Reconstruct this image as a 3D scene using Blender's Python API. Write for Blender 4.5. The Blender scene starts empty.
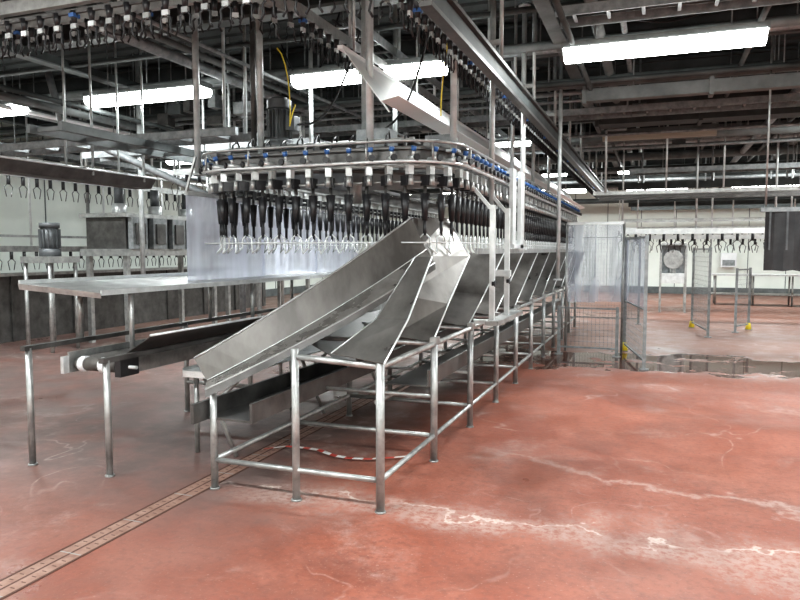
import bpy, math, random
from mathutils import Vector, Matrix
random.seed(7)
S = bpy.context.scene

# ------------------------------------------------------------------ materials
def mat(name, col, rough=0.5, metal=0.0, col2=None, nscale=4.0, bump=0.0, streak=None,
        emis=None, estr=0.0, rvar=0.0):
    m = bpy.data.materials.new(name); m.use_nodes = True
    nt = m.node_tree; b = nt.nodes["Principled BSDF"]
    b.inputs["Base Color"].default_value = (*col, 1)
    b.inputs["Roughness"].default_value = rough
    b.inputs["Metallic"].default_value = metal
    if emis:
        b.inputs["Emission Color"].default_value = (*emis, 1)
        b.inputs["Emission Strength"].default_value = estr
    if col2 or bump or rvar:
        tc = nt.nodes.new("ShaderNodeTexCoord"); mp = nt.nodes.new("ShaderNodeMapping")
        nt.links.new(tc.outputs["Object"], mp.inputs[0])
        if streak: mp.inputs["Scale"].default_value = streak
        n = nt.nodes.new("ShaderNodeTexNoise"); n.inputs["Scale"].default_value = nscale
        n.inputs["Detail"].default_value = 6; n.inputs["Roughness"].default_value = .6
        nt.links.new(mp.outputs[0], n.inputs["Vector"])
        if col2:
            r = nt.nodes.new("ShaderNodeValToRGB")
            r.color_ramp.elements[0].position = .35; r.color_ramp.elements[1].position = .68
            r.color_ramp.elements[0].color = (*col, 1); r.color_ramp.elements[1].color = (*col2, 1)
            nt.links.new(n.outputs["Fac"], r.inputs[0]); nt.links.new(r.outputs[0], b.inputs["Base Color"])
        if rvar:
            mr = nt.nodes.new("ShaderNodeMapRange"); mr.inputs[3].default_value = max(.03, rough-rvar)
            mr.inputs[4].default_value = rough+rvar
            nt.links.new(n.outputs["Fac"], mr.inputs[0]); nt.links.new(mr.outputs[0], b.inputs["Roughness"])
        if bump:
            bp = nt.nodes.new("ShaderNodeBump"); bp.inputs["Strength"].default_value = bump
            bp.inputs["Distance"].default_value = .02
            nt.links.new(n.outputs["Fac"], bp.inputs["Height"]); nt.links.new(bp.outputs[0], b.inputs["Normal"])
    return m

def pvc_mat(name, col, opaque):
    m = bpy.data.materials.new(name); m.use_nodes = True; nt = m.node_tree; N=nt.nodes; L=nt.links
    N.remove(N["Principled BSDF"]); out=N["Material Output"]
    tr=N.new("ShaderNodeBsdfTransparent"); tr.inputs[0].default_value=(.97,.98,1,1)
    tl=N.new("ShaderNodeBsdfTranslucent"); tl.inputs[0].default_value=(*col,1)
    df=N.new("ShaderNodeBsdfDiffuse"); df.inputs[0].default_value=(*col,1)
    gl=N.new("ShaderNodeBsdfGlossy"); gl.inputs["Roughness"].default_value=.12
    tc=N.new("ShaderNodeTexCoord"); mp=N.new("ShaderNodeMapping"); mp.inputs["Scale"].default_value=(5,5,.8)
    nz=N.new("ShaderNodeTexNoise"); nz.inputs["Scale"].default_value=1.0; nz.inputs["Detail"].default_value=3
    L.new(tc.outputs["Object"],mp.inputs[0]); L.new(mp.outputs[0],nz.inputs["Vector"])
    bp=N.new("ShaderNodeBump"); bp.inputs["Strength"].default_value=.5; bp.inputs["Distance"].default_value=.03
    L.new(nz.outputs["Fac"],bp.inputs["Height"]); L.new(bp.outputs[0],gl.inputs["Normal"])
    a=N.new("ShaderNodeMixShader"); a.inputs[0].default_value=.5; L.new(tl.outputs[0],a.inputs[1]); L.new(df.outputs[0],a.inputs[2])
    mr=N.new("ShaderNodeMapRange"); mr.inputs[1].default_value=.35; mr.inputs[2].default_value=.7
    mr.inputs[3].default_value=opaque*.65; mr.inputs[4].default_value=min(1,opaque*1.35); L.new(nz.outputs["Fac"],mr.inputs[0])
    c=N.new("ShaderNodeMixShader"); L.new(mr.outputs[0],c.inputs[0]); L.new(tr.outputs[0],c.inputs[1]); L.new(a.outputs[0],c.inputs[2])
    d=N.new("ShaderNodeMixShader"); d.inputs[0].default_value=.14; L.new(c.outputs[0],d.inputs[1]); L.new(gl.outputs[0],d.inputs[2])
    L.new(d.outputs[0],out.inputs[0]); return m

M = {}
M['steel'] = mat('stainless_steel', (.29,.295,.29), .36, .6, (.50,.505,.495), 9, rvar=.12)
M['steel_l'] = mat('stainless_bright', (.58,.60,.60), .32, .4, (.77,.79,.79), 9, rvar=.1)
M['post'] = mat('post_steel', (.34,.36,.36), .35, .2, (.52,.545,.545), 9, rvar=.1)
M['steel_d'] = mat('stainless_dull', (.075,.073,.07), .42, .5, (.155,.15,.145), 5, rvar=.12)
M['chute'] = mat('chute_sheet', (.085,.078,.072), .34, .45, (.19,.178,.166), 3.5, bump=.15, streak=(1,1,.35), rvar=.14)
M['chute_f'] = mat('chute_floor_lit', (.14,.13,.12), .28, .5, (.30,.285,.27), 4.5, bump=.25, streak=(1,1,.35), rvar=.12)  # lighter copy of the chute sheet; paints in the flatter facet's shading
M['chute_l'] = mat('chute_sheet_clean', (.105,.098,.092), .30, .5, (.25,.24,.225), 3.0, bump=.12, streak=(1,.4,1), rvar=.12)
M['galv'] = mat('galvanised', (.19,.205,.21), .5, .35, (.33,.345,.35), 12)
M['beam'] = mat('beam_paint', (.036,.042,.042), .6, .1, (.075,.085,.085), 3)
M['beam_l'] = mat('beam_light', (.105,.117,.117), .6, .1, (.20,.215,.215), 3)
M['ceil'] = mat('ceiling_sheet', (.045,.052,.052), .7, 0, (.09,.10,.10), 1.5)
M['wall'] = mat('wall_panel', (.76,.80,.75), .5, 0, (.86,.90,.84), 1.0)
M['white'] = mat('white_plastic', (.78,.79,.80), .4, 0, (.86,.87,.88), 6)
M['drip'] = mat('drip_tray_white', (.90,.93,.94), .5, .0, (.96,.97,.97), 4)
M['black'] = mat('black_rubber', (.014,.014,.016), .4, 0, (.03,.03,.032), 8)
M['blue'] = mat('blue_cap', (.03,.10,.28), .4, 0, (.05,.14,.36), 8)
M['yellow'] = mat('yellow_plastic', (.75,.58,.03), .45, 0, (.85,.68,.06), 8)
M['motor'] = mat('motor_grey', (.08,.085,.09), .5, .3, (.13,.135,.14), 8)
M['belt'] = mat('conveyor_belt', (.07,.065,.06), .6, 0, (.12,.11,.10), 20)
M['tube'] = mat('lamp_diffuser', (.9,.9,.9), .5, emis=(.97,1,.97), estr=17)
M['tube_off'] = mat('lamp_diffuser_off', (.36,.34,.28), .5)
M['pvc'] = pvc_mat('clear_pvc', (.88,.90,.99), .48)
M['pvc2'] = pvc_mat('hazy_pvc', (.72,.78,.88), .30)
M['grate'] = mat('drain_grate', (.24,.135,.105), .5, .15, (.38,.25,.20), 14, bump=.2)
M['dark'] = mat('drain_void', (.10,.05,.037), .8)
M['glass_d'] = mat('dial_dark', (.10,.12,.12), .25)

def tape_mat():
    m = bpy.data.materials.new('hazard_tape'); m.use_nodes = True; nt = m.node_tree
    b = nt.nodes["Principled BSDF"]; tc = nt.nodes.new("ShaderNodeTexCoord")
    w = nt.nodes.new("ShaderNodeTexWave"); w.inputs["Scale"].default_value = 2.2
    r = nt.nodes.new("ShaderNodeValToRGB"); r.color_ramp.interpolation = 'CONSTANT'
    r.color_ramp.elements[0].color = (.5,.07,.05,1); r.color_ramp.elements[1].color = (.75,.74,.72,1)
    r.color_ramp.elements[1].position = .42
    nt.links.new(tc.outputs["Object"], w.inputs[0]); nt.links.new(w.outputs[0], r.inputs[0])
    nt.links.new(r.outputs[0], b.inputs["Base Color"]); return m
M['tape'] = tape_mat()

def floor_mat():
    m = bpy.data.materials.new('red_resin_floor'); m.use_nodes = True; nt = m.node_tree
    N = nt.nodes; L = nt.links; b = N["Principled BSDF"]
    tc = N.new("ShaderNodeTexCoord"); sep = N.new("ShaderNodeSeparateXYZ"); L.new(tc.outputs["Object"], sep.inputs[0])
    def noise(scale, det=6, ro=.6, dist=0, vec=None):
        n = N.new("ShaderNodeTexNoise"); n.inputs["Scale"].default_value = scale
        n.inputs["Detail"].default_value = det; n.inputs["Roughness"].default_value = ro
        n.inputs["Distortion"].default_value = dist
        L.new(vec or tc.outputs["Object"], n.inputs["Vector"]); return n.outputs["Fac"]
    def mth(op, a, c=None, clamp=False):
        n = N.new("ShaderNodeMath"); n.operation = op; n.use_clamp = clamp
        for i, v in enumerate((a, c)):
            if v is None: continue
            if isinstance(v, (int, float)): n.inputs[i].default_value = v
            else: L.new(v, n.inputs[i])
        return n.outputs[0]
    def rng(v, a, c, lo=0., hi=1.):
        n = N.new("ShaderNodeMapRange"); n.interpolation_type = 'SMOOTHSTEP'
        n.inputs[1].default_value = a; n.inputs[2].default_value = c
        n.inputs[3].default_value = lo; n.inputs[4].default_value = hi
        L.new(v, n.inputs[0]); return n.outputs[0]
    def mix(f, a, c):
        n = N.new("ShaderNodeMix"); n.data_type = 'RGBA'
        L.new(f, n.inputs[0])
        for i, v in ((6, a), (7, c)):
            if isinstance(v, tuple): n.inputs[i].default_value = (*v, 1)
            else: L.new(v, n.inputs[i])
        return n.outputs[2]
    X, Y = sep.outputs[0], sep.outputs[1]
    big = noise(.55, 4); med = noise(2.3, 8, .65); fine = noise(22, 6, .7); mid = noise(1.2, 7, .7, .4)
    c = mix(rng(big, .38, .62), (.27,.083,.052), (.335,.118,.077))
    c = mix(rng(med, .42, .68, 0, .5), c, (.40,.165,.118))
    c = mix(rng(mid, .48, .66, 0, .6), c, (.19,.073,.052))
    c = mix(rng(fine, .42, .72, 0, .6), c, (.17,.065,.047))
    spk = noise(55, 3, .6)
    c = mix(rng(spk, .60, .72, 0, .5), c, (.42,.27,.21))
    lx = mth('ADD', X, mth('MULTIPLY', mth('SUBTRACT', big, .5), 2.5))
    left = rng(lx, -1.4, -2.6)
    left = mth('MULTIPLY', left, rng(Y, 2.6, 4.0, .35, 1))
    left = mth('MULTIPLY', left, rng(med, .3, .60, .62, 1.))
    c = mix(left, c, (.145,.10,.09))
    far = rng(mth('ADD', Y, mth('MULTIPLY', big, 2)), 9.5, 13, 0, .65)
    c = mix(far, c, (.19,.11,.082))
    w1 = noise(1.1, 5, .6); w2 = noise(7, 5, .7)
    yy = mth('ADD', mth('SUBTRACT', Y, mth('MULTIPLY', w1, 1.5)), mth('MULTIPLY', w2, .22))
    d1 = mth('ABSOLUTE', mth('SUBTRACT', yy, 3.32))
    s1 = rng(d1, .04, 0, 0, .8)
    s1 = mth('MULTIPLY', s1, rng(X, -3.0, -2.4)); s1 = mth('MULTIPLY', s1, rng(X, 3.5, .5))
    s1 = mth('MULTIPLY', s1, rng(med, .36, .56, .25, 1))
    d1b = mth('ABSOLUTE', mth('SUBTRACT', yy, 3.22))
    s1b = mth('MULTIPLY', rng(d1b, .38, 0, 0, .42), rng(fine, .35, .6, .1, 1))
    s1b = mth('MULTIPLY', s1b, mth('MULTIPLY', rng(X, -2.9, -2.0), rng(X, 2.8, 0)))
    d3 = mth('ABSOLUTE', mth('SUBTRACT', mth('ADD', yy, mth('MULTIPLY', X, .28)), 4.25))
    s4 = mth('MULTIPLY', rng(d3, .09, 0, 0, .38), mth('MULTIPLY', rng(X, -1.6, -.6), rng(fine, .35, .55, .2, 1)))
    ridge = mth('ABSOLUTE', mth('SUBTRACT', noise(.8, 3, .5, .6), .5))
    s2 = mth('MULTIPLY', rng(ridge, .010, 0, 0, .32), rng(noise(.45, 2), .44, .58))
    s2 = mth('MULTIPLY', s2, rng(w2, .4, .6, .15, 1))
    s3 = mth('MULTIPLY', rng(noise(.75, 9, .75, .3), .52, .70, 0, .36), rng(w2, .38, .6, .2, 1))
    st = mth('MAXIMUM', mth('MAXIMUM', mth('MAXIMUM', s1, s4), s1b), mth('MAXIMUM', s2, s3))
    c = mix(st, c, (.62,.53,.48))
    damp = mth('MULTIPLY', rng(noise(.4, 5, .6, .4), .5, .64, 0, .45), rng(X, 2.5, -1, .35, 1))
    c = mix(damp, c, (.12,.052,.04))
    py = mth('ABSOLUTE', mth('SUBTRACT', mth('ADD', Y, mth('MULTIPLY', mth('SUBTRACT', w1, .5), 2.6)), 10.3))
    pud = mth('MULTIPLY', rng(py, .95, .65), mth('MULTIPLY', rng(X, -3.6, -2.8), rng(X, 8, 6)))
    pud = mth('MULTIPLY', pud, rng(med, .40, .45))
    c = mix(mth('MULTIPLY', pud, .8), c, (.06,.032,.023))
    L.new(c, b.inputs["Base Color"])
    r = rng(med, .3, .7, .42, .62)
    r = mth('SUBTRACT', r, mth('MULTIPLY', damp, .5))
    r = mth('MULTIPLY', r, mth('SUBTRACT', 1.0, mth('MULTIPLY', pud, .92)), True)
    r = mth('MAXIMUM', r, .04)
    L.new(r, b.inputs["Roughness"])
    bp = N.new("ShaderNodeBump"); bp.inputs["Distance"].default_value = .004
    L.new(mth('SUBTRACT', .4, mth('MULTIPLY', pud, .38)), bp.inputs["Strength"])
    L.new(fine, bp.inputs["Height"]); L.new(bp.outputs[0], b.inputs["Normal"])
    return m
M['floor'] = floor_mat()

# ------------------------------------------------------------------ mesh builder
class MB:
    def __init__(s): s.v=[]; s.f=[]; s.m=[]; s.sm=[]; s.mats=[]
    def mi(s, k):
        if k not in s.mats: s.mats.append(k)
        return s.mats.index(k)
    def add(s, vs, fs, k, smooth=False):
        o=len(s.v); s.v += [tuple(v) for v in vs]; i=s.mi(k)
        for f in fs: s.f.append([o+a for a in f]); s.m.append(i); s.sm.append(smooth)
    def box(s, c, d, k, rot=None):
        x,y,z=d[0]/2,d[1]/2,d[2]/2
        vs=[Vector((sx*x,sy*y,sz*z)) for sx in(-1,1) for sy in(-1,1) for sz in(-1,1)]
        if rot: 
            R=rot if isinstance(rot,Matrix) else Matrix.Rotation(rot,3,'Z'); vs=[R@v for v in vs]
        vs=[v+Vector(c) for v in vs]
        s.add(vs,[(0,1,3,2),(4,6,7,5),(0,4,5,1),(2,3,7,6),(0,2,6,4),(1,5,7,3)],k)
    def bb(s, x0,x1,y0,y1,z0,z1,k): s.box(((x0+x1)/2,(y0+y1)/2,(z0+z1)/2),(abs(x1-x0),abs(y1-y0),abs(z1-z0)),k)
    def cyl(s, p0,p1,r,k,n=10,r1=None):
        p0=Vector(p0);p1=Vector(p1);r1=r if r1 is None else r1
        t=(p1-p0).normalized(); a=Vector((0,0,1)) if abs(t.z)<.9 else Vector((1,0,0))
        u=t.cross(a).normalized(); w=t.cross(u)
        vs=[];
        for P,R in((p0,r),(p1,r1)):
            for i in range(n):
                q=2*math.pi*i/n; vs.append(P+u*math.cos(q)*R+w*math.sin(q)*R)
        fs=[(i,(i+1)%n,n+(i+1)%n,n+i) for i in range(n)]
        s.add(vs,fs,k,True); 
        o=len(s.v)-2*n; i0=s.mi(k)
        s.f.append([o+i for i in range(n)][::-1]); s.m.append(i0); s.sm.append(False)
        s.f.append([o+n+i for i in range(n)]); s.m.append(i0); s.sm.append(False)
    def beam(s, p0,p1,w,h,k):
        p0=Vector(p0);p1=Vector(p1);t=(p1-p0).normalized()
        a=Vector((0,0,1)) if abs(t.z)<.95 else Vector((0,1,0))
        u=t.cross(a).normalized(); q=u.cross(t)
        vs=[P+u*sx*w/2+q*sy*h/2 for P in(p0,p1) for sx,sy in((-1,-1),(1,-1),(1,1),(-1,1))]
        s.add(vs,[(0,1,2,3)[::-1],(4,5,6,7),(0,1,5,4),(1,2,6,5),(2,3,7,6),(3,0,4,7)],k)
    def sweep(s, pts, prof, k, closed=False, smooth=False):
        pts=[Vector(p) for p in pts]; n=len(pts); m=len(prof); vs=[]
        for i,p in enumerate(pts):
            a=pts[i-1] if (i>0 or closed) else p; b=pts[(i+1)%n] if (i<n-1 or closed) else p
            t=(b-a).normalized(); up=Vector((0,0,1))
            if abs(t.z)>.98: up=Vector((0,1,0))
            u=t.cross(up).normalized(); w=u.cross(t)
            for x,y in prof: vs.append(p+u*x+w*y)
        fs=[]
        for i in range(n if closed else n-1):
            for j in range(m):
                fs.append((i*m+j,i*m+(j+1)%m,((i+1)%n)*m+(j+1)%m,((i+1)%n)*m+j))
        if not closed: fs += [tuple(range(m))[::-1], tuple((n-1)*m+j for j in range(m))]
        s.add(vs,fs,k,smooth)
    def tube(s, pts, r, k, n=8, closed=False):
        s.sweep(pts,[(r*math.cos(2*math.pi*i/n),r*math.sin(2*math.pi*i/n)) for i in range(n)],k,closed,True)
    def strip(s, A, B, k, th=.004):
        A=[Vector(a) for a in A];B=[Vector(b) for b in B];n=len(A)
        nr=(A[-1]-A[0]).cross(B[0]-A[0])
        if nr.length<1e-6: nr=(A[-1]-A[0]).cross(B[-1]-A[0])
        nr=nr.normalized()*th
        vs=A+B+[a+nr for a in A]+[b+nr for b in B]; fs=[]
        for i in range(n-1):
            fs.append((i,i+1,n+i+1,n+i)); fs.append((2*n+i,3*n+i,3*n+i+1,2*n+i+1))
            fs.append((i,2*n+i,2*n+i+1,i+1)); fs.append((n+i,n+i+1,3*n+i+1,3*n+i))
        fs.append((0,n,3*n,2*n)); fs.append((n-1,3*n-1,4*n-1,2*n-1))
        s.add(vs,fs,k)
    def obj(s, name, bevel=0):
        me=bpy.data.meshes.new(name); me.from_pydata(s.v,[],s.f)
        for k in s.mats: me.materials.append(M[k])
        me.polygons.foreach_set("material_index",s.m); me.polygons.foreach_set("use_smooth",s.sm)
        me.update(); o=bpy.data.objects.new(name,me); S.collection.objects.link(o)
        if bevel:
            b=o.modifiers.new('b','BEVEL'); b.width=bevel; b.segments=2; b.limit_method='ANGLE'
        return o

CZ=4.35
# ------------------------------------------------------------------ room shell
XL,XR,YF,YB=-12.5,8.5,-5.5,27.0
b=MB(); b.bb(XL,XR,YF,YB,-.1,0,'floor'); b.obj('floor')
b=MB(); b.bb(XL,XR,YF,YB,CZ,CZ+.1,'ceil')
y=YF+.2
while y<YB-.2: b.bb(XL+.05,XR-.05,y,y+.11,CZ-.035,CZ,'ceil'); y+=.28
b.obj('ceiling')
def wall(n,x0,x1,y0,y1,axis):
    b=MB(); b.bb(x0,x1,y0,y1,0,CZ,'wall')
    if axis=='y':
        xi = x1 if n=='wall_left' else x0; sg=1 if n=='wall_left' else -1
        yy=y0+1.2
        while yy<y1: b.bb(xi,xi+sg*.012,yy-.012,yy+.012,0,CZ-.01,'beam_l'); yy+=1.2
    else:
        yi = y0 if n=='wall_back' else y1; sg=-1 if n=='wall_back' else 1
        xx=x0+1.2
        while xx<x1: b.bb(xx-.012,xx+.012,yi,yi+sg*.012,0,CZ-.01,'beam_l'); xx+=1.2
    b.obj(n)
wall('wall_left',XL-.1,XL,YF,YB,'y'); wall('wall_right',XR,XR+.1,YF,YB,'y')
wall('wall_back',XL,XR,YB,YB+.1,'x'); wall('wall_front',XL,XR,YF-.1,YF,'x')
for n,(x0,x1,y0,y1) in {'baseboard_back':(XL,XR,YB-.08,YB-.013),'baseboard_left':(XL+.013,XL+.08,YF,YB)}.items():
    b=MB(); b.bb(x0,x1,y0,y1,0,.25,'beam_l'); b.obj(n)

# ------------------------------------------------------------------ ceiling structure
b=MB()
for yy in (3.9,6.1,8.4,10.6,13,15.5,18,20.5,23,25.5):
    b.bb(XL+.1,XR-.1,yy-.09,yy+.09,CZ-.075,CZ-.045,'beam'); b.bb(XL+.1,XR-.1,yy-.012,yy+.012,CZ-.4,CZ-.05,'beam')
    b.bb(XL+.1,XR-.1,yy-.09,yy+.09,CZ-.43,CZ-.40,'beam_l')
for xx in (-10.5,-6.8,-1.0,2.6,6.2):
    b.bb(xx-.07,xx+.07,YF+.2,YB-.1,CZ-.56,CZ-.54,'beam_l'); b.bb(xx-.01,xx+.01,YF+.2,YB-.1,CZ-.54,CZ-.43,'beam')
b.obj('ceiling_beams')
b=MB()
for yy,z,r,k in ((5.2,3.98,.04,'galv'),(6.6,3.86,.03,'beam'),(7.6,3.8,.05,'beam_l'),(7.85,3.82,.035,'galv'),(8.1,3.86,.03,'beam'),(8.8,3.66,.035,'beam'),(9.2,3.75,.07,'beam_l'),(9.5,3.7,.03,'galv'),(9.65,3.62,.02,'galv'),
                 (11.4,3.8,.06,'galv'),(11.7,3.72,.03,'beam'),(11.9,3.5,.025,'galv'),(12.9,3.6,.08,'beam_l'),(13.2,3.45,.03,'galv'),(13.5,3.5,.03,'beam'),(14.5,3.75,.05,'galv'),(16.4,3.7,.09,'beam_l'),(17.0,3.5,.05,'beam'),(18.2,3.35,.04,'galv'),(19.2,3.7,.07,'galv'),(20.1,3.4,.06,'beam'),(21.5,3.6,.1,'beam_l'),(24,3.7,.07,'galv'),(24.8,3.3,.09,'beam')):
    b.cyl((XL+.2,yy,z),(XR-.2,yy,z),r,k,10)
    x=XL+.8
    while x<XR: b.cyl((x,yy,z),(x,yy,CZ),.008,'galv',6); x+=2.6
for xx,z,r,k in ((-8.4,3.55,.06,'galv'),(-8.15,3.5,.03,'white'),(-7.2,3.4,.05,'beam_l'),(-6.9,3.42,.03,'beam'),(-5.0,3.72,.06,'galv'),(-4.7,3.72,.035,'beam_l'),(-4.45,3.7,.03,'beam'),(-4.2,3.6,.02,'galv'),(-.6,3.85,.06,'beam_l'),(-.35,3.85,.03,'galv'),(-.8,3.6,.03,'beam'),(.9,3.8,.03,'beam_l'),(1.7,3.7,.06,'galv'),(2.0,3.7,.03,'beam'),(4.2,3.6,.07,'beam_l')):
    b.cyl((xx,2.0,z),(xx,YB-.2,z),r,k,10)
    y=2.6
    while y<YB: b.cyl((xx,y,z),(xx,y,CZ),.008,'galv',6); y+=2.6
b.obj('ceiling_pipes')
def cable_tray(p0,p1,w):
    b=MB(); p0=Vector(p0);p1=Vector(p1); t=(p1-p0).normalized(); u=t.cross(Vector((0,0,1)))
    for sg in(-1,1):
        b.beam(p0+u*sg*w/2,p1+u*sg*w/2,.012,.09,'galv')
    L=(p1-p0).length; d=.15
    while d<L: b.beam(p0+t*d-u*w/2,p0+t*d+u*w/2,.03,.015,'galv'); d+=.3
    for i in range(4): b.tube([p0+t*(L*j/12)+u*(w*(-.3+.2*i)+.015*math.sin(j*2+i))+Vector((0,0,.03)) for j in range(13)],.013,'black' if i%2 else 'beam',6)
    d=.6
    while d<L:
        for sg in(-1,1):
            q=p0+t*d+u*sg*w/2; b.cyl(q,(q.x,q.y,CZ),.007,'galv',6)
        d+=2.2
    b.obj('cable_tray')
cable_tray((-12,10,3.5),(8,10,3.5),.4)
cable_tray((-9.6,3,3.2),(-9.6,20,3.2),.35)
cable_tray((-2.9,6,3.75),(-2.9,24,3.75),.4)
cable_tray((-.5,14,3.1),(8,14,3.1),.35)
cable_tray((-8,8.1,3.0),(-4.1,8.1,3.0),.35)
cable_tray((-.9,6.6,3.75),(8,6.6,3.75),.35)
def duct(x0,x1,y0,y1,z0,z1,k):
    b=MB(); b.bb(x0,x1,y0,y1,z0,z1,k); x=x0
    while x<x1: b.bb(x,x+.05,y0-.03,y1+.03,z0-.03,z1+.03,k); x+=1.45
    x=x0+.6
    while x<x1: b.cyl((x,(y0+y1)/2,z1),(x,(y0+y1)/2,CZ),.01,'galv',6); x+=2.6
    b.obj('ventilation_duct')
duct(-12,8,14.8,15.3,3.75,4.05,'galv')
duct(-.9,8,8.9,9.05,3.45,3.6,'beam_l')
duct(-.9,8,10.9,11.3,3.5,3.85,'beam')
duct(-.9,8,18.6,19.0,3.3,3.6,'beam')
duct(-12,-4.3,10.9,11.2,3.5,3.8,'beam')

# ------------------------------------------------------------------ fluorescent lights
def fluor(x,y,on=True,z=3.5,L=1.8):
    b=MB()
    b.bb(x-L/2,x+L/2,y-.12,y+.12,z+.05,z+.11,'beam_l')
    prof=[(-.13,.05),(-.13,.0),(-.10,-.04),(-.04,-.06),(.04,-.06),(.10,-.04),(.13,0),(.13,.05)]
    b.sweep([(x-L/2+.02,y,z),(x+L/2-.02,y,z)],prof,'tube' if on else 'tube_off',smooth=False)
    for sx in(-1,1):
        b.cyl((x+sx*.6,y,z+.1),(x+sx*.6,y,CZ),.008,'galv',6)
    o=b.obj('fluorescent_light')
    if on:
        l=bpy.data.lights.new('lamp','AREA'); l.shape='RECTANGLE'; l.size=L-.1; l.size_y=.22; l.energy=ENERGY; l.color=(.93,.99,1)
        lo=bpy.data.objects.new('lamp',l); S.collection.objects.link(lo); lo.location=(x,y,z-.07); lo.parent=o
ENERGY=84
for x in (-9,-6,-3,0,3,6):
    for y in (-3.6,1.7,7,12.2,17.5,22.7):
        on = not (x==0 and y==12.2)
        fluor(x,y,on)

# ------------------------------------------------------------------ floor drain
b=MB()
b.bb(-2.92,-2.78,-5,13,.0,.003,'grate')
for sx in(-2.93,-2.85,-2.77): b.bb(sx-.006,sx+.006,-5,13,0,.004,'dark')
y=-1.0
while y<9:
    for i in range(6):
        for xx in (-2.89,-2.81): b.bb(xx-.013,xx+.013,y+.05+i*.06,y+.056+i*.06,.003,.0038,'dark')
    b.bb(-2.92,-2.78,y+.43,y+.438,.003,.0042,'steel'); y+=.46
b.obj('floor_drain')

# ------------------------------------------------------------------ chute table
b=MB()
legsY=[3.75+1.075*i for i in range(11)]
XRt,XLt=-1.53,-2.73
def foot(x,y): b.cyl((x,y,0),(x,y,.012),.035,'steel',10)
for i,yy in enumerate(legsY):
    zl=.70 if i==0 else .95
    b.cyl((XRt,yy,0),(XRt,yy,.93),.027,'steel'); b.cyl((XLt,yy,0),(XLt,yy,zl),.025,'steel'); foot(XRt,yy); foot(XLt,yy)
    if i==0: b.cyl((-2.11,yy,0),(-2.11,yy,.98),.025,'steel'); foot(-2.11,yy)
    b.cyl((XLt,yy,.2),(XRt,yy,.2),.018,'steel')
    if i>0: b.cyl((XLt,yy,.9),(XRt,yy,.9),.018,'steel')
    if i>0: b.cyl((XLt,yy,.5),(XRt,yy,.5),.014,'steel')
for x in(XLt,XRt):
    b.cyl((x,legsY[0],.2),(x,legsY[-1],.2),.018,'steel')
b.cyl((XRt,legsY[0],.9),(XRt,legsY[-1],.9),.02,'steel')
b.cyl((XLt,legsY[1],.92),(XLt,legsY[-1],.92),.02,'steel')
b.cyl((-2.11,3.75,.93),(XRt,3.75,.9),.02,'steel')
def quad(p0,p1,p2,t): return Vector(p0)*(1-t)**2+Vector(p1)*2*t*(1-t)+Vector(p2)*t*t
n=14
U=[quad((-2.90,3.78,.87),(-2.38,4.47,1.28),(-1.85,5.2,1.86),i/n) for i in range(n+1)]
Lo=[quad((-2.73,3.66,.69),(-2.12,4.32,1.03),(-1.60,5.05,1.5),i/n) for i in range(n+1)]
Mi=[U[i]*.42+Lo[i]*.58+Vector((-.02,.10,-.05)) for i in range(n+1)]
b.strip(U,Mi,'chute',.005); b.strip(Mi,Lo,'chute_f',.005)  # steep wall darker, flatter facet lighter: shading of the bend put into colour
b.tube(U,.008,'steel',6); b.tube([p+Vector((.004,-.006,.006)) for p in Mi],.004,'steel_l',5); b.tube(Lo,.007,'steel',6)
b.strip([p+Vector((.01,-.01,-.05)) for p in Lo],Lo,'steel_d',.004)
U2=[p+Vector((-.02,.03,0)) for p in U]; 
W=[quad((-2.9,4.5,.98),(-2.5,5.2,1.0),(-2.2,6.0,1.2),i/n) for i in range(n+1)]
b.strip(U2,W,'steel_d',.004)
for i,yy in enumerate(legsY):
    if i==0:
        A=[(-1.84,yy-.03,.97),(-1.74,yy+.45,1.14),(-1.64,yy+.95,1.55)]
        B=[(-1.49,yy-.03,.925),(-1.515,yy+.45,1.14),(-1.51,yy+.95,1.55)]
        k='chute_l'
    elif i==1:
        A=[(-1.86,yy-.03,.95),(-1.82,yy+.12,1.25),(-1.82,yy+.30,1.55),(-1.85,5.24,1.86)]
        B=[(-1.53,yy-.03,.92),(-1.54,yy+.40,1.17),(-1.50,yy+.90,1.55),(-1.70,5.76,1.88)]
        k='chute'
    else:
        A=[(-1.80,yy-.03,.95),(-1.86,yy+.45,1.20),(-1.92,yy+.90,1.57)]
        B=[(-1.55,yy-.03,.92),(-1.53,yy+.50,1.17),(-1.44,yy+.99,1.57)]
        k='chute' if i<5 else 'chute_l'
    b.strip(A,B,k,.005); b.tube(B,.007,'steel_l',6); b.tube(A,.005,'steel',6)
    if i>0: b.bb(-1.55,-1.50,yy-.05,yy+.05,.90,.95,'steel')
b.beam((-1.46,5.8,1.59),(-1.46,legsY[-1]+1,1.59),.02,.05,'steel')
ya,yb=4.7,legsY[-1]+.4
b.strip([(-2.7,ya,.97),(-2.7,yb,.97)],[(-2.2,ya,.72),(-2.2,yb,.72)],'steel_d')
b.strip([(-2.2,ya,.72),(-2.2,yb,.72)],[(-1.9,ya,.90),(-1.9,yb,.90)],'steel_d')
b.strip([(-2.71,ya,.97),(-2.71,yb,.97)],[(-2.78,ya,1.12),(-2.78,yb,1.12)],'steel')
b.bb(-2.80,-2.775,3.6,yb,.47,.60,'steel_d'); b.bb(-2.775,-2.45,3.75,yb,.47,.485,'steel_d'); b.bb(-2.45,-2.43,3.75,yb,.47,.60,'steel_d')
b.cyl((-2.0,4.82,.42),(-2.0,yb,.42),.02,'steel')
b.bb(-1.95,-1.60,4.9,yb,.55,.56,'steel_d'); b.bb(-1.61,-1.595,4.9,yb,.55,.68,'steel_d')
b.obj('collecting_chute_table')

b=MB()
pts=[(-2.9+.15*i, 4.6+.10*math.sin(i*.9)+.03*i*.6,.012+.012*abs(math.sin(i*1.7))) for i in range(9)]
b.strip(pts,[(x+.015,y+.04,z) for x,y,z in pts],'tape',.002); b.obj('hazard_tape')

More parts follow.
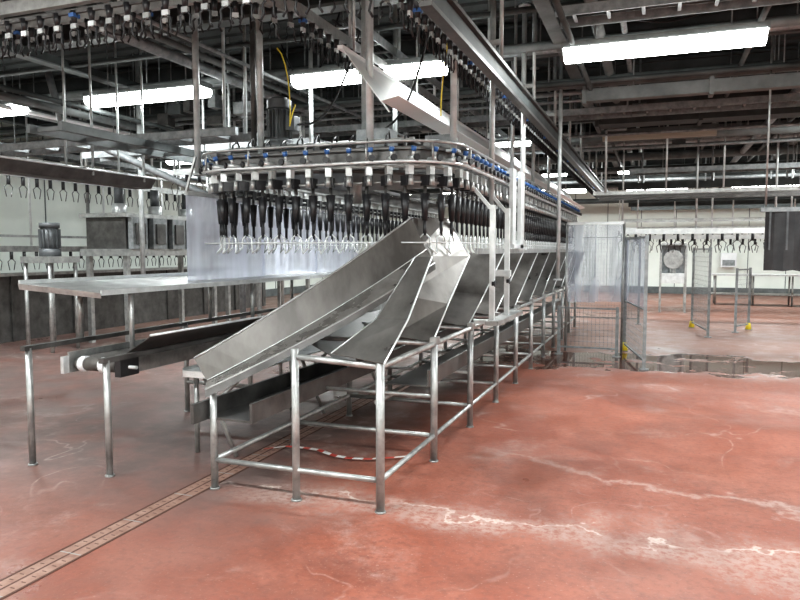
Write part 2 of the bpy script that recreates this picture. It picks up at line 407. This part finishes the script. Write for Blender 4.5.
# ------------------------------------------------------------------ overhead cone line (loop)
def arc(cx,cy,r,a0,a1,n=8): return [(cx+r*math.cos(math.radians(a0+(a1-a0)*i/n)),cy+r*math.sin(math.radians(a0+(a1-a0)*i/n))) for i in range(n+1)]
def resample(p,step):
    out=[];d=0;nxt=0
    for a,c in zip(p,p[1:]):
        a=Vector(a);c=Vector(c);L=(c-a).length
        while nxt<=d+L+1e-9:
            t=(nxt-d)/L if L else 0; out.append((a.lerp(c,t),(c-a).normalized())); nxt+=step
        d+=L
    return out
xr,xl,yf,R=-1.62,-3.87,5.2,.42
path=[(xr,14.5)]+[(xr,yf+R)]
path+=arc(xr-R,yf+R,R,0,-90)+arc(xl+R,yf+R,R,-90,-180)+[(xl,yf+R+.01),(xl,12.5)]
pz=lambda z:[(x,y,z) for x,y in path]
b=MB()
b.sweep(pz(2.42),[(-.05,-.012),(.05,-.012),(.05,.012),(-.05,.012)],'steel_d')
b.sweep(pz(2.355),[(-.008,-.055),(.008,-.055),(.008,.055),(-.008,.055)],'steel_d')
b.sweep(pz(2.28),[(-.05,-.01),(.05,-.01),(.05,.01),(-.05,.01)],'steel')
b.tube([(x,y,2.15) for x,y in path],.011,'steel',6)
R2=.52;xr2=xr+.13;xl2=xl-.13;yf2=yf-.13
path2=[(xr2,14.5),(xr2,yf2+R2)]+arc(xr2-R2,yf2+R2,R2,0,-90)+arc(xl2+R2,yf2+R2,R2,-90,-180)+[(xl2,yf2+R2+.01),(xl2,12.5)]
b.tube([(x,y,2.30) for x,y in path2],.013,'steel_l',8)
b.tube([(x,y,2.46) for x,y in path2],.012,'steel',8)
for p,t in resample(path2,.55):
    q=p+ (Vector(((xr+xl)/2,p.y if p.y>5.7 else 5.7))-p).normalized()*.13
    b.beam((p.x,p.y,2.30),(q.x,q.y,2.30),.02,.02,'steel'); b.cyl((p.x,p.y,2.3),(p.x,p.y,2.46),.009,'steel',6)
b.tube([(x,y,1.66) for x,y in path2],.006,'steel_l',6)
for ii,(p,t) in enumerate(resample(path,.165)):
    x,y=p
    cx=(xr+xl)/2; cy=max(y,5.9)
    o=Vector((x-cx,y-cy)).normalized(); ox,oy=o
    b.cyl((x+ox*.05,y+oy*.05,2.33),(x+ox*.17,y+oy*.17,2.33),.020,'steel_l',7)
    b.cyl((x+ox*.17,y+oy*.17,2.33),(x+ox*.19,y+oy*.19,2.33),.028,'black',7)
    b.cyl((x+ox*.12,y+oy*.12,2.35),(x+ox*.13,y+oy*.13,2.39),.012,'steel_l',6)
    b.cyl((x+ox*.13,y+oy*.13,2.385),(x+ox*.14,y+oy*.14,2.42),.022,'blue',7)
    b.box((x+ox*.07,y+oy*.07,2.24),(.05,.05,.07),'steel_l' if ii%2 else 'steel',math.atan2(oy,ox))
    b.box((x+ox*.03,y+oy*.03,2.16),(.09,.07,.08),'black',math.atan2(oy,ox))
    b.cyl((x+ox*.09,y+oy*.09,2.2),(x+ox*.09,y+oy*.09,2.12),.018,'steel',7,.026)
    b.cyl((x,y,2.12),(x,y,1.98),.014,'steel_d',6)
    b.cyl((x,y,2.06),(x,y,1.84),.040,'black',7,.022)
    b.cyl((x,y,1.84),(x,y,1.72),.014,'black',6)
    tx,ty=t.x,t.y
    for sg in(-1,1):
        b.tube([(x,y,1.74),(x+sg*tx*.045,y+sg*ty*.045,1.70),(x+sg*tx*.05,y+sg*ty*.05,1.62),(x+sg*tx*.085+ox*.03,y+sg*ty*.085+oy*.03,1.57)],.007,'steel_l',5)
b.bb(-3.95,-2.5,5.45,6.9,2.48,2.505,'steel_d')
for x in(-3.8,-2.75,-1.75): b.beam((x,5.3,2.46),(x,14,2.46),.06,.05,'steel_d')
for y in(5.6,7.2,8.8,10.4,12): b.beam((-4.0,y,2.46),(-1.5,y,2.46),.05,.05,'steel_d')
b.cyl((-2.74,6.1,2.25),(-2.74,6.1,2.29),.85,'steel_d',36); b.cyl((-2.74,6.1,2.05),(-2.74,6.1,2.46),.06,'steel',14)
for (x0,x1,y) in ((-3.7,-1.9,5.42),):
    b.cyl((x0,y,2.52),(x1,y,2.52),.022,'steel',8)
    x=x0+.1
    i=0
    while x<x1:
        h=.06+.05*math.sin(i*1.7)
        b.tube([(x,y,2.52),(x+.01,y-.05,2.56+h*.4),(x+.02,y-.14,2.52+h*.2),(x+.02,y-.17,2.42)],.008,'black',5); x+=.165; i+=1
for x,y,w in ((-2.35,5.7,.3),(-1.9,6.2,.25),(-3.0,7.4,.35)):
    b.bb(x-w/2,x+w/2,y-.12,y+.12,2.49,2.66,'galv')
b.obj('overhead_cone_conveyor')

# gear motor
b=MB(); mx,my=-3.55,6.05
b.bb(mx-.13,mx+.13,my-.13,my+.13,2.505,2.66,'motor'); b.cyl((mx,my,2.66),(mx,my,2.70),.13,'motor',16)
b.cyl((mx,my,2.70),(mx,my,3.0),.095,'motor',18)
for i in range(16):
    a=2*math.pi*i/16; b.box((mx+.11*math.cos(a),my+.11*math.sin(a),2.85),(.035,.008,.27),'motor',a)
b.cyl((mx,my,3.0),(mx,my,3.09),.12,'motor',18); b.cyl((mx,my,3.09),(mx,my,3.11),.08,'black',14)
b.bb(mx+.1,mx+.2,my-.06,my+.06,2.78,2.92,'motor'); b.cyl((mx+.12,my,2.57),(mx+.3,my,2.57),.05,'steel',12)
b.obj('gear_motor',.004)

# ------------------------------------------------------------------ hanging supports
b=MB()
for x,y,z0,r,k in ((-4.05,5.4,2.3,.032,'post'),(-3.30,5.3,2.42,.03,'post'),(-3.75,5.9,2.50,.028,'steel_d'),(-2.25,5.3,2.35,.033,'steel_l'),(-2.58,5.95,2.50,.028,'post'),
     (-1.57,5.45,2.4,.028,'post'),(-1.5,6.55,2.0,.026,'post'),(-1.42,7.75,1.6,.028,'steel_l'),(-1.2,9.2,1.2,.026,'post'),
     (-1.75,8.8,2.46,.025,'post'),(-1.75,10.4,2.46,.025,'post'),(-1.75,12,2.46,.025,'post'),(-3.8,8.8,2.46,.025,'post'),(-3.8,10.4,2.46,.025,'post'),(-2.75,7.2,2.46,.025,'post'),(-3.8,7.2,2.46,.025,'post')):
    b.cyl((x,y,z0),(x,y,CZ-.01),r,k,10); b.cyl((x,y,CZ-.06),(x,y,CZ-.045),.07,k,10)
    b.box((x,y,z0+.01),(.1,.1,.02),k)
b.obj('support_posts')

# ------------------------------------------------------------------ upper shackle line
b=MB()
def shackle(b,x,y,z,tx,ty,i):
    b.cyl((x,y,z),(x,y,z-.08),.029,'black',7,.017)
    b.box((x,y,z-.10),(.05,.022,.035),'steel_l' if i%4==0 else 'steel',math.atan2(ty,tx))
    if i%9==0: b.box((x,y,z-.03),(.045,.06,.026),'blue',math.atan2(ty,tx))
    for sg in(-1,1):
        b.tube([(x,y,z-.10),(x+sg*tx*.042,y+sg*ty*.042,z-.135),(x+sg*tx*.03,y+sg*ty*.03,z-.195),(x+sg*tx*.055,y+sg*ty*.055,z-.23)],.0085,'black' ,5)
up=[(-8,3.75)]+[(-2.05,3.75)]+arc(-2.05,4.25,.5,-90,0)+[(-1.55,20)]
b.sweep([(x,y,3.34) for x,y in up],[(-.025,-.045),(.025,-.045),(.025,.045),(-.025,.045)],'steel')
b.sweep([(x,y,3.25) for x,y in up],[(-.012,-.015),(.012,-.015),(.012,.015),(-.012,.015)],'steel_d')
for i,(p,t) in enumerate(resample(up,.155)): shackle(b,p.x,p.y,3.25,t.x,t.y,i)
for p,t in resample(up,1.3): b.cyl((p.x,p.y,3.36),(p.x,p.y,CZ),.018,'post',8)
up2=[(-8,4.5),(-3.2,4.5),(-2.9,4.7),(-2.75,5.0),(-2.7,20)]
b.sweep([(x,y,3.54) for x,y in up2],[(-.025,-.045),(.025,-.045),(.025,.045),(-.025,.045)],'steel')
for i,(p,t) in enumerate(resample(up2,.155)): shackle(b,p.x,p.y,3.50,t.x,t.y,i)
for p,t in resample(up2,1.3): b.cyl((p.x,p.y,3.56),(p.x,p.y,CZ),.018,'post',8)
for y in (3.62,4.1,4.66): b.beam((-8,y,3.78),(-1.6,y,3.78),.05,.09,'beam_l')
for i in range(8):
    x=-7.6+i*.85; b.beam((x,3.5,3.84),(x,4.8,3.84),.06,.04,'beam_l')
b.obj('overhead_shackle_line')
# drip tray: broad white sloping panel beside the shackles
b=MB()
b.strip([(-2.36,5.0,3.20),(-2.36,20,3.20)],[(-2.03,5.0,2.76),(-2.03,20,2.76)],'drip')
b.strip([(-2.03,5.0,2.76),(-2.03,20,2.76)],[(-1.88,5.0,2.79),(-1.88,20,2.79)],'drip')
b.bb(-2.40,-2.35,5.0,20,3.19,3.22,'drip')
for i in range(10):
    y=5.3+i*1.6; b.cyl((-2.39,y,3.20),(-2.39,y,CZ),.012,'steel',6); b.beam((-2.41,y,3.16),(-2.07,y,2.73),.03,.012,'steel')
b.obj('drip_tray')
b=MB()
b.bb(-1.34,-1.26,3.9,20,3.03,3.06,'steel_d'); b.bb(-1.305,-1.295,3.9,20,3.06,3.20,'beam'); b.bb(-1.34,-1.26,3.9,20,3.20,3.23,'steel_d')
for i in range(10): 
    y=4.3+i*1.7; b.cyl((-1.30,y,3.22),(-1.30,y,CZ),.018,'post',8); b.beam((-1.55,y,3.41),(-1.30,y,3.41),.04,.04,'steel')
b.obj('conveyor_guard_beam')
b=MB()
b.tube([(-1.72+.06*math.sin(i*.35),5.75+.03*math.cos(i*.5),CZ-.05-i*.11) for i in range(15)],.007,'yellow',6)
b.tube([(-3.3+.05*math.sin(i*.5)+.02*i,5.6,3.2+.25*math.cos(i*.45)-.03*i) for i in range(12)],.006,'yellow',6)
b.obj('yellow_air_hose')
b=MB()
for (x0,y0,z0,x1,y1,z1,s) in ((-3.4,6.05,2.85,-2.6,6.3,CZ-.05,.5),(-2.3,5.7,2.66,-1.8,6,CZ-.05,.4),(-5.5,5,CZ-.05,-3.9,5.4,CZ-.05,.7),(-4.2,7,CZ-.05,-3.3,7,CZ-.05,.8),(-.9,7.5,CZ-.05,.8,8.2,CZ-.05,.3)):
    b.tube([(x0+(x1-x0)*i/14,y0+(y1-y0)*i/14,z0+(z1-z0)*i/14-s*math.sin(math.pi*i/14)) for i in range(15)],.011,'black',6)
b.obj('hanging_cables')
b=MB()
for i in range(24):
    x=random.uniform(-8,-3.2); y=random.uniform(7.8,12); z=random.uniform(3.45,3.7)
    w=random.uniform(.1,.3); b.bb(x-w/2,x+w/2,y-.08,y+.08,z,z+random.uniform(.1,.25),random.choice(['galv','beam','steel_d','beam_l'])); b.cyl((x,y,z+.05),(x,y,CZ),.015,'galv',6)
for i in range(22):
    x=random.uniform(-.8,6); y=random.uniform(9,20); z=random.uniform(3.25,3.7)
    w=random.uniform(.1,.35); b.bb(x-w/2,x+w/2,y-.08,y+.08,z,z+random.uniform(.1,.2),random.choice(['galv','beam','beam_l'])); b.cyl((x,y,z+.05),(x,y,CZ),.015,'galv',6)
b.obj('ceiling_junction_boxes')
b=MB()
for y in (6.2,6.6): b.beam((-8.2,y,2.85),(-4.15,y,2.85),.05,.08,'galv')
for i in range(8): b.beam((-8+i*.5,6.2,2.85),(-8+i*.5,6.6,2.85),.04,.04,'galv')
for x in(-8.1,-4.3):
    for y in (6.2,6.6): b.cyl((x,y,2.85),(x,y,CZ),.018,'post',6)
for x in (-5.6,-5.2): b.beam((x,4.9,2.75),(x,13,2.75),.05,.08,'beam_l')
for i in range(14): b.beam((-5.6,5+i*.6,2.75),(-5.2,5+i*.6,2.75),.04,.04,'beam_l')
for y in (7.6,9.6,11.8):
    for x in (-5.6,-5.2): b.cyl((x,y,2.75),(x,y,CZ),.018,'post',6)
b.obj('overhead_channel_frame')

# ------------------------------------------------------------------ control bracket on line
b=MB()
for x,y in((-1.36,6.0),(-1.34,6.55)):
    b.beam((x,y,.96),(x,y,2.0),.045,.045,'steel_l')
    b.beam((x,y,1.95),(x-.25,y,2.24),.03,.03,'steel_l'); b.cyl((x,y,1.3),(x+.03,y,1.3),.03,'black',10)
b.bb(-1.40,-1.28,5.9,7.1,.93,.97,'steel')
b.bb(-1.46,-1.28,6.4,6.46,1.35,1.41,'steel_l'); b.bb(-1.53,-1.31,6.0,6.06,.93,.97,'steel_l')
b.obj('sensor_bracket')
b=MB()
for x,y in((-1.42,7.2),(-1.40,7.55)): b.bb(x-.02,x+.02,y-.09,y+.09,1.62,2.45,'steel_l'); b.beam((x,y,2.42),(-1.75,y,2.42),.04,.03,'steel_l')
b.bb(-1.46,-1.38,7.1,7.65,1.62,1.66,'steel_l')
b.obj('guide_bracket')

# ------------------------------------------------------------------ left belt conveyor + tray
b=MB()
xa,xb=-4.31,-3.58; y0,y1=3.7,11.0
for x,zt in((xa,.88),(xb,.83)):
    b.beam((x,y0-.05,zt),(x,y1,zt),.045,.035,'steel_d')
    y=y0
    while y<=y1: b.cyl((x,y,0),(x,y,zt),.024,'steel'); b.cyl((x,y,0),(x,y,.012),.034,'steel'); y+=1.8
y=y0+1.8
while y<=y1: b.cyl((xa,y,.3),(xb,y,.3),.018,'steel'); y+=1.8
b.bb(-4.20,-4.185,3.95,y1,.66,.82,'steel'); b.bb(-3.74,-3.725,3.95,y1,.66,.82,'steel')
b.strip([(-3.73,4.0,.80),(-3.73,y1,.80)],[(-3.45,4.0,.97),(-3.45,y1,.97)],'steel_d')
b.tube([(-3.45,4.0,.975),(-3.45,y1,.975)],.01,'steel_l',6)
b.bb(-4.16,-3.77,4.02,y1,.765,.775,'belt'); b.bb(-4.16,-3.77,4.02,y1,.675,.685,'belt')
b.cyl((-4.16,4.02,.725),(-3.77,4.02,.725),.05,'belt',16)
b.cyl((-4.30,4.02,.725),(-3.6,4.02,.725),.014,'steel_l',8)
for x in(-4.10,-3.90): b.cyl((x-.025,4.02,.725),(x+.025,4.02,.725),.06,'white',14)
b.bb(-4.22,-4.19,3.90,4.12,.66,.79,'steel_l'); b.bb(-3.725,-3.67,3.93,4.12,.66,.79,'black')
for y in (5.5,7.3,9.1): b.beam((xa,y,.66),(xb,y,.66),.03,.03,'steel')
b.obj('belt_conveyor')
b=MB()
b.strip([(-4.55,3.85,1.34),(-4.55,9.4,1.34)],[(-3.75,3.85,1.28),(-3.75,9.4,1.28)],'steel')
b.bb(-4.56,-4.545,3.85,9.4,1.325,1.37,'steel_l'); b.bb(-3.76,-3.745,3.85,9.4,1.27,1.31,'steel_l')
b.strip([(-4.55,3.85,1.30),(-3.75,3.85,1.25)],[(-4.55,3.84,1.345),(-3.75,3.84,1.29)],'steel')
y=4.2
while y<9.4:
    b.cyl((-4.31,y,.89),(-4.31,y,1.32),.02,'steel'); b.cyl((-3.80,y,.8),(-3.80,y,1.285),.02,'steel'); y+=1.7
b.obj('drip_catch_tray')
b=MB()
b.bb(-3.4,-2.9,4.3,7.5,.655,.665,'steel_l'); b.bb(-3.4,-2.9,4.29,4.30,.62,.67,'steel_l'); b.bb(-3.41,-3.40,4.3,7.5,.62,.69,'steel')
for y in(4.4,5.9,7.3):
    b.cyl((-3.3,y,.65),(-3.0,y,0),.018,'steel'); b.cyl((-3.36,y,.62),(-3.36,y,0),.02,'steel')
    b.cyl((-3.36,y,.25),(-2.95,y,.62),.015,'steel')
b.obj('side_shelf')

# ------------------------------------------------------------------ plastic curtains
def curtain(p0,p1,z0,z1,k,strips,posts=False):
    b=MB(); p0=Vector((*p0,0));p1=Vector((*p1,0)); t=(p1-p0); L=t.length; t.normalize(); u=Vector((-t.y,t.x,0))
    w=L/strips
    for i in range(strips):
        A=[];B=[]
        for j in range(7):
            s=i*w+ (w*1.04)*j/6; bow=.015*math.sin(math.pi*j/6)*(1 if i%2 else .4)+.006*(i%2)
            q=p0+t*s+u*bow; A.append((q.x,q.y,z0+.02*math.sin(i*2.1))); q2=p0+t*s+u*bow*.5; B.append((q2.x,q2.y,z1))
        b.strip(A,B,k,.002)
    b.beam(p0+Vector((0,0,z1+.015)),p1+Vector((0,0,z1+.015)),.04,.04,'steel_l')
    if posts:
        for q in(p0,p1): b.cyl((q.x,q.y,0),(q.x,q.y,z1+.02),.02,'steel')
    else:
        for q in(p0,p1,(p0+p1)/2): b.beam((q.x,q.y,z1),(q.x+.12,q.y,z1+.34),.02,.02,'steel')
    return b.obj('plastic_strip_curtain')
curtain((-4.12,5.3),(-4.12,9.2),1.30,2.12,'pvc',3)
curtain((-1.30,11),(-.45,11),.78,2.0,'pvc2',2,posts=True)

# ------------------------------------------------------------------ guard fences
def fence(x0,y0,x1,y1,h,z0=.12,foot=True,step=.06,panel=False):
    b=MB(); p0=Vector((x0,y0,0));p1=Vector((x1,y1,0));t=p1-p0;L=t.length;t.normalize()
    for q in(p0,p1):
        b.beam(q,q+Vector((0,0,h)),.045,.045,'galv'); b.box((q.x,q.y,.006),(.12,.12,.012),'galv')
    if foot:
        q=p1; b.cyl((q.x,q.y,.012),(q.x,q.y,.14),.06,'yellow',8,.035)
    for z in(z0,h-.03): b.beam(p0+Vector((0,0,z)),p1+Vector((0,0,z)),.025,.025,'galv')
    if panel:
        b.strip([(p0.x,p0.y,.8),(p1.x,p1.y,.8)],[(p0.x,p0.y,h-.04),(p1.x,p1.y,h-.04)],'pvc2',.003); top=.8
        b.beam(p0+Vector((0,0,.8)),p1+Vector((0,0,.8)),.02,.02,'galv')
    else: top=h-.03
    d=step
    while d<L: q=p0+t*d; b.beam((q.x,q.y,z0),(q.x,q.y,top),.004,.004,'galv'); d+=step
    z=z0+step*1.5
    while z<top-.02: b.beam((p0.x,p0.y,z),(p1.x,p1.y,z),.004,.004,'galv'); z+=step*1.5
    b.obj('wire_mesh_fence')
fence(-.1,9.6,-.42,11.3,1.8,panel=True)
fence(-1.35,10.6,-.5,10.6,.75,foot=False)
fence(.95,13.6,.75,15.2,1.65)
fence(1.50,14.6,1.8,15.2,1.25)
fence(3.0,14.0,3.2,15.8,1.7)
fence(-2.0,15.5,-.3,15.5,1.9,foot=False)

# ------------------------------------------------------------------ distant shackle lines
def far_line(name,p0,p1,z,hang,step=.25,k='steel_l'):
    b=MB(); b.beam((*p0,z),(*p1,z),.06,.1,k); b.beam((*p0,z+.22),(*p1,z+.22),.05,.04,'steel')
    for p,t in resample([p0,p1],step):
        x,y=p
        b.cyl((x,y,z-.03),(x,y,z-.18),.028,'black',6); 
        for sg in(-1,1): b.tube([(x,y,z-.15),(x+sg*t.x*.07,y+sg*t.y*.07,z-.22),(x+sg*t.x*.04,y+sg*t.y*.04,z-.36)],.009,'steel_d',4)
    for p,t in resample([p0,p1],hang): b.cyl((p.x,p.y,z),(p.x,p.y,CZ),.02,'steel_l',6)
    b.obj(name)
far_line('background_shackle_line',(-.6,13.8),(8,13.8),1.95,1.3)
far_line('background_shackle_line',(-.4,17),(8,17.4),1.9,1.6)
far_line('background_shackle_line',(-1,21),(8,21),2.2,1.5)
far_line('background_shackle_line',(-10.2,5.5),(-10.2,16),1.62,1.7,k='steel')
far_line('background_shackle_line',(-9.0,5.5),(-9.0,17),2.75,1.7,k='steel')
far_line('background_shackle_line',(-7.6,9.5),(-4.4,9.5),2.9,1.2,k='steel')

b=MB(); cx,cy=.45,19.0
for sx in(-.3,.3):
    for sy in(-.25,.25): b.beam((cx+sx,cy+sy,0),(cx+sx,cy+sy,1.75),.05,.05,'steel')
b.bb(cx-.3,cx+.3,cy-.25,cy+.25,.75,1.0,'steel_l'); b.bb(cx-.3,cx+.3,cy-.25,cy+.25,1.72,1.78,'steel'); b.bb(cx-.28,cx+.28,cy+.2,cy+.25,1.0,1.72,'galv')
b.cyl((cx,cy-.2,1.36),(cx,cy+.15,1.36),.22,'glass_d',20); b.cyl((cx,cy-.23,1.36),(cx,cy-.2,1.36),.24,'steel',20)
b.cyl((cx,cy,1.0),(cx,cy,1.15),.08,'steel',10)
b.obj('hose_reel_stand',.005)
b=MB(); b.bb(1.6,4.8,22,22.6,.85,.9,'steel_l'); b.bb(1.6,4.8,22,22.6,.3,.33,'steel')
for x in(1.7,2.7,3.7,4.7):
    for y in(22.05,22.55): b.cyl((x,y,0),(x,y,.85),.025,'steel')
b.obj('stainless_bench')
b=MB(); b.bb(2.2,2.7,26.6,26.98,1.0,1.5,'white'); b.bb(2.25,2.65,26.58,26.6,1.05,1.25,'galv'); b.obj('electrical_panel')

b=MB()
b.strip([(1.2+.1*i,9+.03*math.sin(i*1.8),1.36+.02*math.sin(i*3)) for i in range(9)],[(1.2+.1*i,9+.02*math.sin(i*1.8),2.05) for i in range(9)],'black',.006)
b.beam((1.15,9,2.07),(2.05,9,2.07),.05,.05,'galv')
for x in(1.2,2.0): b.cyl((x,9,2.07),(x,9,CZ),.012,'steel')
for i in range(5): b.beam((1.25+.18*i,8.98,1.6),(1.25+.18*i,8.98,2.07),.02,.006,'motor')
b.obj('rubber_curtain')
b=MB(); 
b.bb(1.50,1.66,8.35,8.37,1.9,CZ-.01,'beam'); b.bb(1.50,1.66,8.5,8.52,1.9,CZ-.01,'beam'); b.bb(1.575,1.585,8.37,8.5,1.9,CZ-.01,'beam'); b.bb(1.48,1.68,8.33,8.54,1.88,1.9,'beam'); b.obj('hanging_beam_drop')

# ------------------------------------------------------------------ left background machinery
b=MB()
b.bb(-10.6,-10.5,5.5,17,0,1.15,'steel_d'); b.bb(-10.65,-10.35,5.5,17,1.15,1.2,'steel')
for i in range(9): b.bb(-10.5,-10.47,6+i*1.35,6.04+i*1.35,0,1.15,'steel_d')
b.bb(-11.4,-10.6,5.5,17,.0,.9,'steel_d')
b.obj('scald_tank')
b=MB()
b.bb(-9.2,-8.2,9.0,11.6,1.5,1.62,'steel'); 
for i in range(5): b.bb(-8.25,-8.15,9.1+i*.5,9.45+i*.5,1.62,2.15,'galv'); b.bb(-8.15,-8.12,9.16+i*.5,9.38+i*.5,1.7,2.05,'steel_d')
b.bb(-9.2,-8.2,9.0,11.6,2.15,2.22,'steel'); b.bb(-9.15,-8.3,9.1,11.5,1.62,2.15,'steel_d')
for y in(9.1,11.5):
    for x in(-9.1,-8.3): b.beam((x,y,0),(x,y,1.5),.08,.08,'steel')
for y in(9.4,10.3,11.2): b.cyl((-8.7,y,2.2),(-8.7,y,2.4),.12,'steel_l',14); b.cyl((-8.7,y,2.4),(-8.7,y,2.7),.08,'motor',14)
for y in(9.1,11.5): b.cyl((-9.1,y,2.2),(-9.1,y,CZ),.03,'steel')
b.obj('plucking_machine')
b=MB()
b.bb(-8.9,-7.9,12.6,15,1.3,1.9,'galv'); b.bb(-8.8,-8.0,12.7,14.9,1.9,2.3,'steel_d')
for y in(12.7,14.9):
    for x in(-8.8,-8.0): b.beam((x,y,0),(x,y,1.3),.08,.08,'steel')
for i in range(6): b.bb(-7.9,-7.87,12.75+i*.38,13.0+i*.38,1.4,1.8,'steel_l')
b.obj('plucking_machine')
b=MB(); mx,my=-9.0,8.2
b.bb(mx-.3,mx+.3,my-.3,my+.3,1.4,1.5,'steel'); b.cyl((mx,my,1.5),(mx,my,1.62),.16,'motor',16); b.cyl((mx,my,1.62),(mx,my,1.95),.13,'motor',16)
for i in range(14):
    a=2*math.pi*i/14; b.box((mx+.14*math.cos(a),my+.14*math.sin(a),1.78),(.04,.01,.3),'motor',a)
b.cyl((mx,my,1.95),(mx,my,2.03),.15,'motor',16)
for sx in(-.25,.25):
    for sy in(-.25,.25): b.cyl((mx+sx,my+sy,0),(mx+sx,my+sy,1.4),.03,'steel')
b.obj('pump_motor')
b=MB()
tz=.02
b.strip([(-6.2,4.2,2.45+tz),(-6.2,6.9,2.45+tz)],[(-6.12,4.2,2.34+tz),(-6.12,6.9,2.34+tz)],'steel_d'); b.strip([(-6.12,4.2,2.34+tz),(-6.12,6.9,2.34+tz)],[(-5.88,4.2,2.34+tz),(-5.88,6.9,2.34+tz)],'steel_d')
b.strip([(-5.88,4.2,2.34+tz),(-5.88,6.9,2.34+tz)],[(-5.8,4.2,2.45+tz),(-5.8,6.9,2.45+tz)],'steel_d'); b.tube([(-5.8,4.2,2.46+tz),(-5.8,6.9,2.46+tz)],.012,'steel_l',6)
for y in(4.6,5.9,6.7):
    for x in(-6.19,-5.81): b.cyl((x,y,2.42),(x,y,CZ),.014,'post',6)
b.obj('overhead_trough')
b=MB(); b.tube([(-7.6,7.0,CZ-.4),(-7.5,7.1,3.3),(-7.2,7.6,3.0),(-6.2,9.0,2.3),(-6.1,9.2,2.1),(-6.1,9.2,0)],.05,'galv',10); b.obj('drain_pipe')
b=MB()
for x,y,z in ((-7.0,8.0,1.0),(-6.6,10.5,.0),(-5.2,10.8,.0),(-5.2,12.6,.0),(-7.6,13,.0)):
    b.cyl((x,y,z),(x,y,CZ),.035,'post')
b.beam((-7.0,8.0,1.03),(-6.6,10.5,1.03),.05,.05,'steel'); b.beam((-6.6,10.5,2.5),(-5.2,10.8,2.5),.06,.06,'steel'); b.beam((-6.6,10.5,1.2),(-5.2,10.8,1.2),.06,.06,'steel')
b.obj('pipe_frame')
b=MB()
for i in range(9):
    x=-.8+i*.95; y=11.9+(i%3)*.7; b.cyl((x,y,2.55),(x,y,CZ),.018,'steel_l',6)
b.beam((-1,12.0,2.55),(7,12.0,2.55),.08,.06,'steel'); b.beam((-1,12.6,2.55),(7,12.6,2.55),.06,.06,'steel_d'); b.beam((-1,13.3,2.55),(7,13.3,2.55),.06,.06,'steel_d')
for i in range(5):
    b.beam((-.8,16+i*2.1,3.0),(7.5,16+i*2.1,3.0),.1,.14,'beam'); 
    for j in range(6): b.cyl((-.3+j*1.4,16+i*2.1,3.0),(-.3+j*1.4,16+i*2.1,CZ),.02,'galv',6)
b.obj('overhead_gantry')

# ------------------------------------------------------------------ world, camera
w=bpy.data.worlds.new('w'); S.world=w; w.use_nodes=True
w.node_tree.nodes['Background'].inputs[0].default_value=(.8,.85,.9,1); w.node_tree.nodes['Background'].inputs[1].default_value=.1
cam=bpy.data.cameras.new('camera'); co=bpy.data.objects.new('camera',cam); S.collection.objects.link(co)
cam.sensor_width=36; cam.lens=680*36/800; cam.clip_end=100
co.location=(0,0,1.6); co.rotation_euler=(math.radians(90-4.2),0,math.radians(20.5))
S.camera=co
S.view_settings.view_transform='Standard'
try: S.view_settings.look='Medium High Contrast'
except Exception: pass
S.view_settings.exposure=.05
